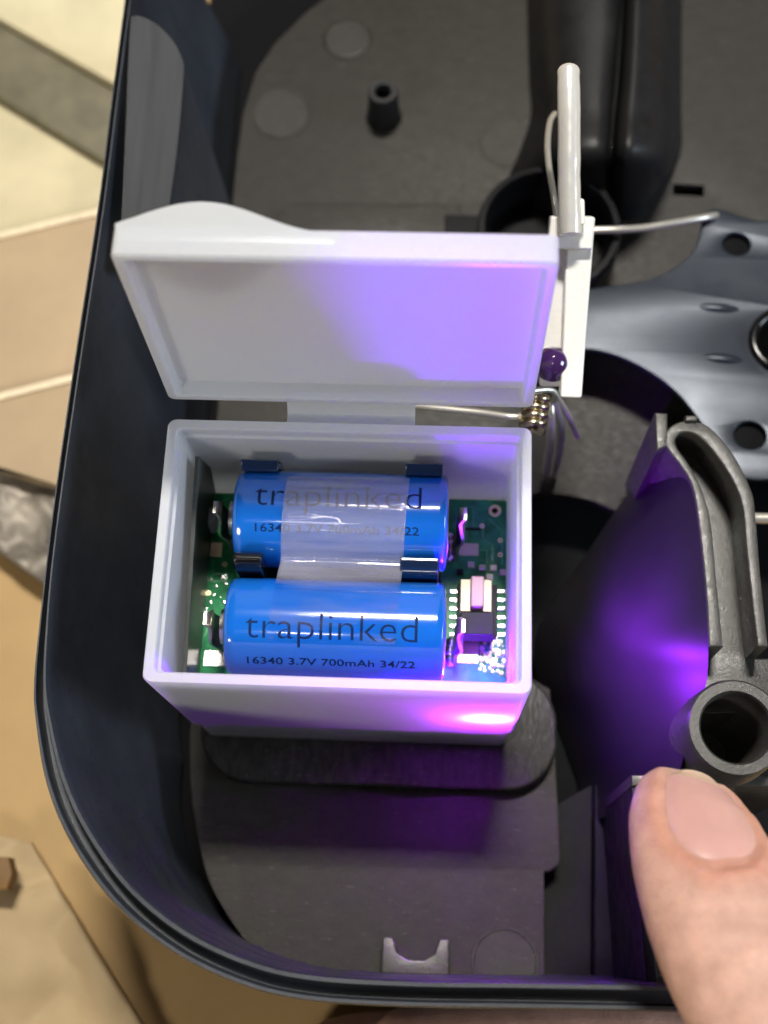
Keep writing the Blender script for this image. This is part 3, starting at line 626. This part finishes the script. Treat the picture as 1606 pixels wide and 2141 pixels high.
# clear tape over both cells
def tape():
    prof = []; R = 8.13
    for k in range(30): prof.append((68.4, -40+k*(95/29)))
    ptsA = [(c_-R*math.sin(math.radians(a)), 39.2+R*math.cos(math.radians(a))) for c_, a in prof]
    ptsB = [(50-R*math.sin(math.radians(a)), 39.2+R*math.cos(math.radians(a))) for a in [-38+k*(66/24) for k in range(25)]]
    sec = smooth_path([Vector((0, a, b)) for a, b in ptsA+[(60.4, 42.6)]+ptsB], 2)
    V = []; Fs = []; nu = 40; x0, x1 = at2(582, 1150, 46)[0], at2(842, 1150, 46)[0]
    for i, p in enumerate(sec):
        c_ = Vector((0, 68.4 if p.y > 59.2 else 50, 39.2)); nrm = (Vector((0, p.y, p.z))-c_).normalized()
        sk = (p.y-59)*.05
        for j in range(nu):
            u = j/(nu-1); X = x0+sk+(x1-x0)*u
            w = .36*noise.noise(Vector((X*.045, p.y*.5+X*.03, 3.1)))+.2*noise.noise(Vector((X*.1, p.y*1.1-X*.04, 8.1)))
            V.append(Vector((X, p.y, p.z))+nrm*(.12+max(-.08, w)))
    for i in range(len(sec)-1):
        for j in range(nu-1):
            a = i*nu+j; Fs.append((a, a+1, a+nu+1, a+nu))
    o = mesh('clear_tape', V, Fs, TAPE, None, smooth=True)
    s = o.modifiers.new('thickness', 'SOLIDIFY'); s.thickness = .00005; s.offset = 0
    tag(o, 'wrinkled strip of clear tape wrapped over the two blue batteries', 'tape')
tape()

# ================================================================ hand
def hand():
    P = empty('hand', at(1560, 2100, 58), 'bare hand with its thumb resting on the housing at lower right', 'hand')
    bm = bmesh.new()
    def nl(i): return .78 if i <= 14 else .78*math.sqrt(max(.0, 1-((i-14)/14.5)**2))
    # thumb: lofted sections along its axis; local a = across, b = towards nail side
    axis = smooth_path([at(1440, 1658, 53), at(1450, 1720, 56), at(1472, 1800, 59), at(1512, 1900, 62), at(1566, 2010, 64), at(1640, 2130, 64), at(1750, 2300, 60), at(1880, 2480, 52)], 10)
    wid = [7.4, 9.3, 10.0, 10.6, 11.0, 11.2, 12, 14]; thk = [4.2, 6.3, 7.4, 8.6, 9.4, 9.8, 10.6, 13]
    N = len(axis); L = []
    up = Vector((.24, -.08, .95)).normalized()
    info = []
    for i, p in enumerate(axis):
        t = (axis[min(i+1, N-1)]-axis[max(i-1, 0)]).normalized(); b = (up-t*up.dot(t)).normalized(); a = b.cross(t)     # a: across
        s = i/10; k = min(int(s), 6); fr = s-k
        w = wid[k]*(1-fr)+wid[k+1]*fr; h = thk[k]*(1-fr)+thk[k+1]*fr
        info.append((p, t, a, b, w, h))
        loop = []
        for q in range(72):
            A = 2*math.pi*q/72; ca, sa = math.cos(A), math.sin(A)
            r = 1.0
            if sa > 0: r = 1-.10*sa**2                              # flatter on the nail side
            pos = p+a*(w*ca*r)+b*(h*sa*r)
            # nail bed: sink the skin under the nail plate, raise a fold around it
            if sa > 0 and i <= 34:
                acr = abs(ca)
                if i < 28: pos -= b*.8*min(1, max(0, (nl(i)+.02-acr)/.12))
                if i < 28: fold = math.exp(-((acr-nl(i)-.06)/.08)**2)*.40
                else: fold = math.exp(-((i-28.6)/1.8)**2)*math.exp(-(acr/.35)**2)*.40
                pos += b*fold
            # creases at the knuckle
            if 38 <= i <= 52 and sa > 0: pos += b*(.25*math.sin(i*2.1+ca*1.5))*sa
            loop.append(pos)
        L.append(loop)
    tip0 = axis[0]-(axis[1]-axis[0]).normalized()*3.2
    for kk, (sc, fr) in enumerate(((.80, .55), (.48, .85), (.15, .98))):
        L.insert(0, [axis[0]+(q-axis[0])*sc+(tip0-axis[0])*fr for q in L[kk]])
    vs = [[bm.verts.new(q) for q in l] for l in L]
    for r0, r1 in zip(vs, vs[1:]):
        for j in range(72): bm.faces.new((r0[j], r0[(j+1) % 72], r1[(j+1) % 72], r1[j]))
    bm.faces.new(vs[0][::-1]); bm.faces.new(vs[-1])
    def limb(path, rs, n=24):
        path = smooth_path(path, 6); m = len(path); fr_ = frames(path); rings = []
        for i, (p, (t, a, b)) in enumerate(zip(path, fr_)):
            s = i/(m-1)*(len(rs)-1); k = min(int(s), len(rs)-2); r = rs[k]*(1-(s-k))+rs[k+1]*(s-k)
            rings.append([bm.verts.new(p+r*(math.cos(2*math.pi*q/n)*a+math.sin(2*math.pi*q/n)*b)) for q in range(n)])
        for r0, r1 in zip(rings, rings[1:]):
            for j in range(n): bm.faces.new((r0[j], r0[(j+1) % n], r1[(j+1) % n], r1[j]))
        bm.faces.new(rings[0][::-1]); bm.faces.new(rings[-1])
    base = axis[-1]
    wrist = Vector((120, -75, 8))
    limb([base+Vector((-6, 8, 4)), base+Vector((6, -10, -6)), Vector((105, -55, 14)), wrist, Vector((150, -120, 0))], [12, 18, 24, 25, 27])
    limb([Vector((110, -60, 8)), Vector((95, -48, -14)), Vector((84, -40, -30))], [22, 22, 17])
    # fingers curl under the front of the housing
    limb([Vector((98, -50, -8)), Vector((78, -26, -6)), Vector((50, -13, 2)), Vector((26, -12, 6)), Vector((4, -13, 6)), Vector((-4, -13.5, 5)), Vector((-8, -14, 4))], [13, 10.5, 9.5, 8.6, 7.6, 6.5, 2.5])
    limb([Vector((95, -52, -22)), Vector((72, -32, -26)), Vector((44, -20, -22)), Vector((16, -16, -20)), Vector((-8, -16, -20)), Vector((-18, -17, -21)), Vector((-22, -17, -22))], [13, 10.5, 9.5, 8.8, 7.8, 6.5, 2.5])
    limb([Vector((92, -54, -32)), Vector((72, -40, -40)), Vector((46, -32, -34)), Vector((22, -27, -30)), Vector((4, -26, -30)), Vector((-2, -26, -31))], [12, 10, 9, 8, 7, 2.5])
    limb([Vector((92, -58, -34)), Vector((74, -50, -36)), Vector((54, -44, -34)), Vector((36, -40, -33)), Vector((24, -39, -33))], [11, 9, 8, 7, 2.5])
    bmesh.ops.recalc_face_normals(bm, faces=bm.faces)
    me = bpy.data.meshes.new('skin'); bm.to_mesh(me); bm.free(); me.transform(Matrix.Scale(S, 4))
    tmp = bpy.data.objects.new('tmp_hand', me); COL.objects.link(tmp)
    r = tmp.modifiers.new('r', 'REMESH'); r.mode = 'VOXEL'; r.voxel_size = .00055
    s = tmp.modifiers.new('s', 'SMOOTH'); s.factor = .5; s.iterations = 5
    dg = bpy.context.evaluated_depsgraph_get(); me2 = bpy.data.meshes.new_from_object(tmp.evaluated_get(dg))
    bpy.data.objects.remove(tmp); me2.name = 'skin'
    foldp = np.array([list(p+a*(w*c_*(1-.1*(1-c_*c_)))+b*(h*math.sqrt(1-c_*c_)*(1-.1*(1-c_*c_)))) for i, (p, t, a, b, w, h) in enumerate(info[:29]) for c_ in ((-nl(min(i, 28)), nl(min(i, 28))) if i < 26 else (-.35, -.15, 0, .15, .35))])*S
    co = np.empty(len(me2.vertices)*3, np.float32); me2.vertices.foreach_get('co', co); co = co.reshape(-1, 3)
    tipc = np.array(list(axis[0]))*S; near = np.linalg.norm(co-tipc, axis=1) < .045
    tone = np.zeros(len(co), np.float32); idx = np.where(near)[0]
    dmin = np.min(np.linalg.norm(co[idx, None, :]-foldp[None], axis=2), axis=1); tone[idx] = np.exp(-(dmin/.0022)**2)
    dt = np.linalg.norm(co-tipc, axis=1); tone -= np.exp(-(dt/.007)**2)*.9
    at_ = me2.attributes.new('flush', 'FLOAT', 'POINT'); at_.data.foreach_set('value', tone)
    finish('skin', me2, SKIN, P, smooth=True, mm=False)
    # nail plate
    rows = []; M_, Nn = 22, 25
    for i in range(0, 28):
        p, t, a, b, w, h = info[i]
        row = []
        for j in range(Nn):
            u = -1+2*j/(Nn-1); lim = nl(i) if i > 2 else nl(i)-.05*(3-i)
            ca = u*lim; sa = math.sqrt(1-ca*ca); r_ = 1-.10*sa*sa
            endc = 0
            row.append(p+a*(w*ca*r_)+b*(h*sa*r_-.20-1.0*abs(u)**5-(1.15*((i-20)/7)**2 if i > 20 else 0))-t*endc)
        rows.append(row)
    p, t, a, b, w, h = info[0]
    rows.insert(0, [q-t*1.3*(1-abs(-1+2*j/(Nn-1))**2)-b*.3 for j, q in enumerate(rows[0])])
    V = [q for r_ in rows for q in r_]; V2 = [q-b*.5 for q in V]; n = len(V); Fs = []
    for i in range(len(rows)-1):
        for j in range(Nn-1):
            q = i*Nn+j; Fs += [(q, q+1, q+Nn+1, q+Nn), (n+q, n+q+Nn, n+q+Nn+1, n+q+1)]
    edge = list(range(Nn))+[i*Nn+Nn-1 for i in range(1, len(rows))]+[(len(rows)-1)*Nn+j for j in range(Nn-2, -1, -1)]+[i*Nn for i in range(len(rows)-2, 0, -1)]
    for x, y in zip(edge, edge[1:]+edge[:1]): Fs.append((x, y, n+y, n+x))
    nl = mesh('nail', V+V2, Fs, NAIL, P, smooth=60)
    nl['label'] = 'pink short thumbnail'
    nl.data.materials.append(NAILTIP)
    for f_ in nl.data.polygons:
        if f_.center.length >= 0 and min(vv % n for vv in f_.vertices)//Nn < 4: f_.material_index = 1
hand()
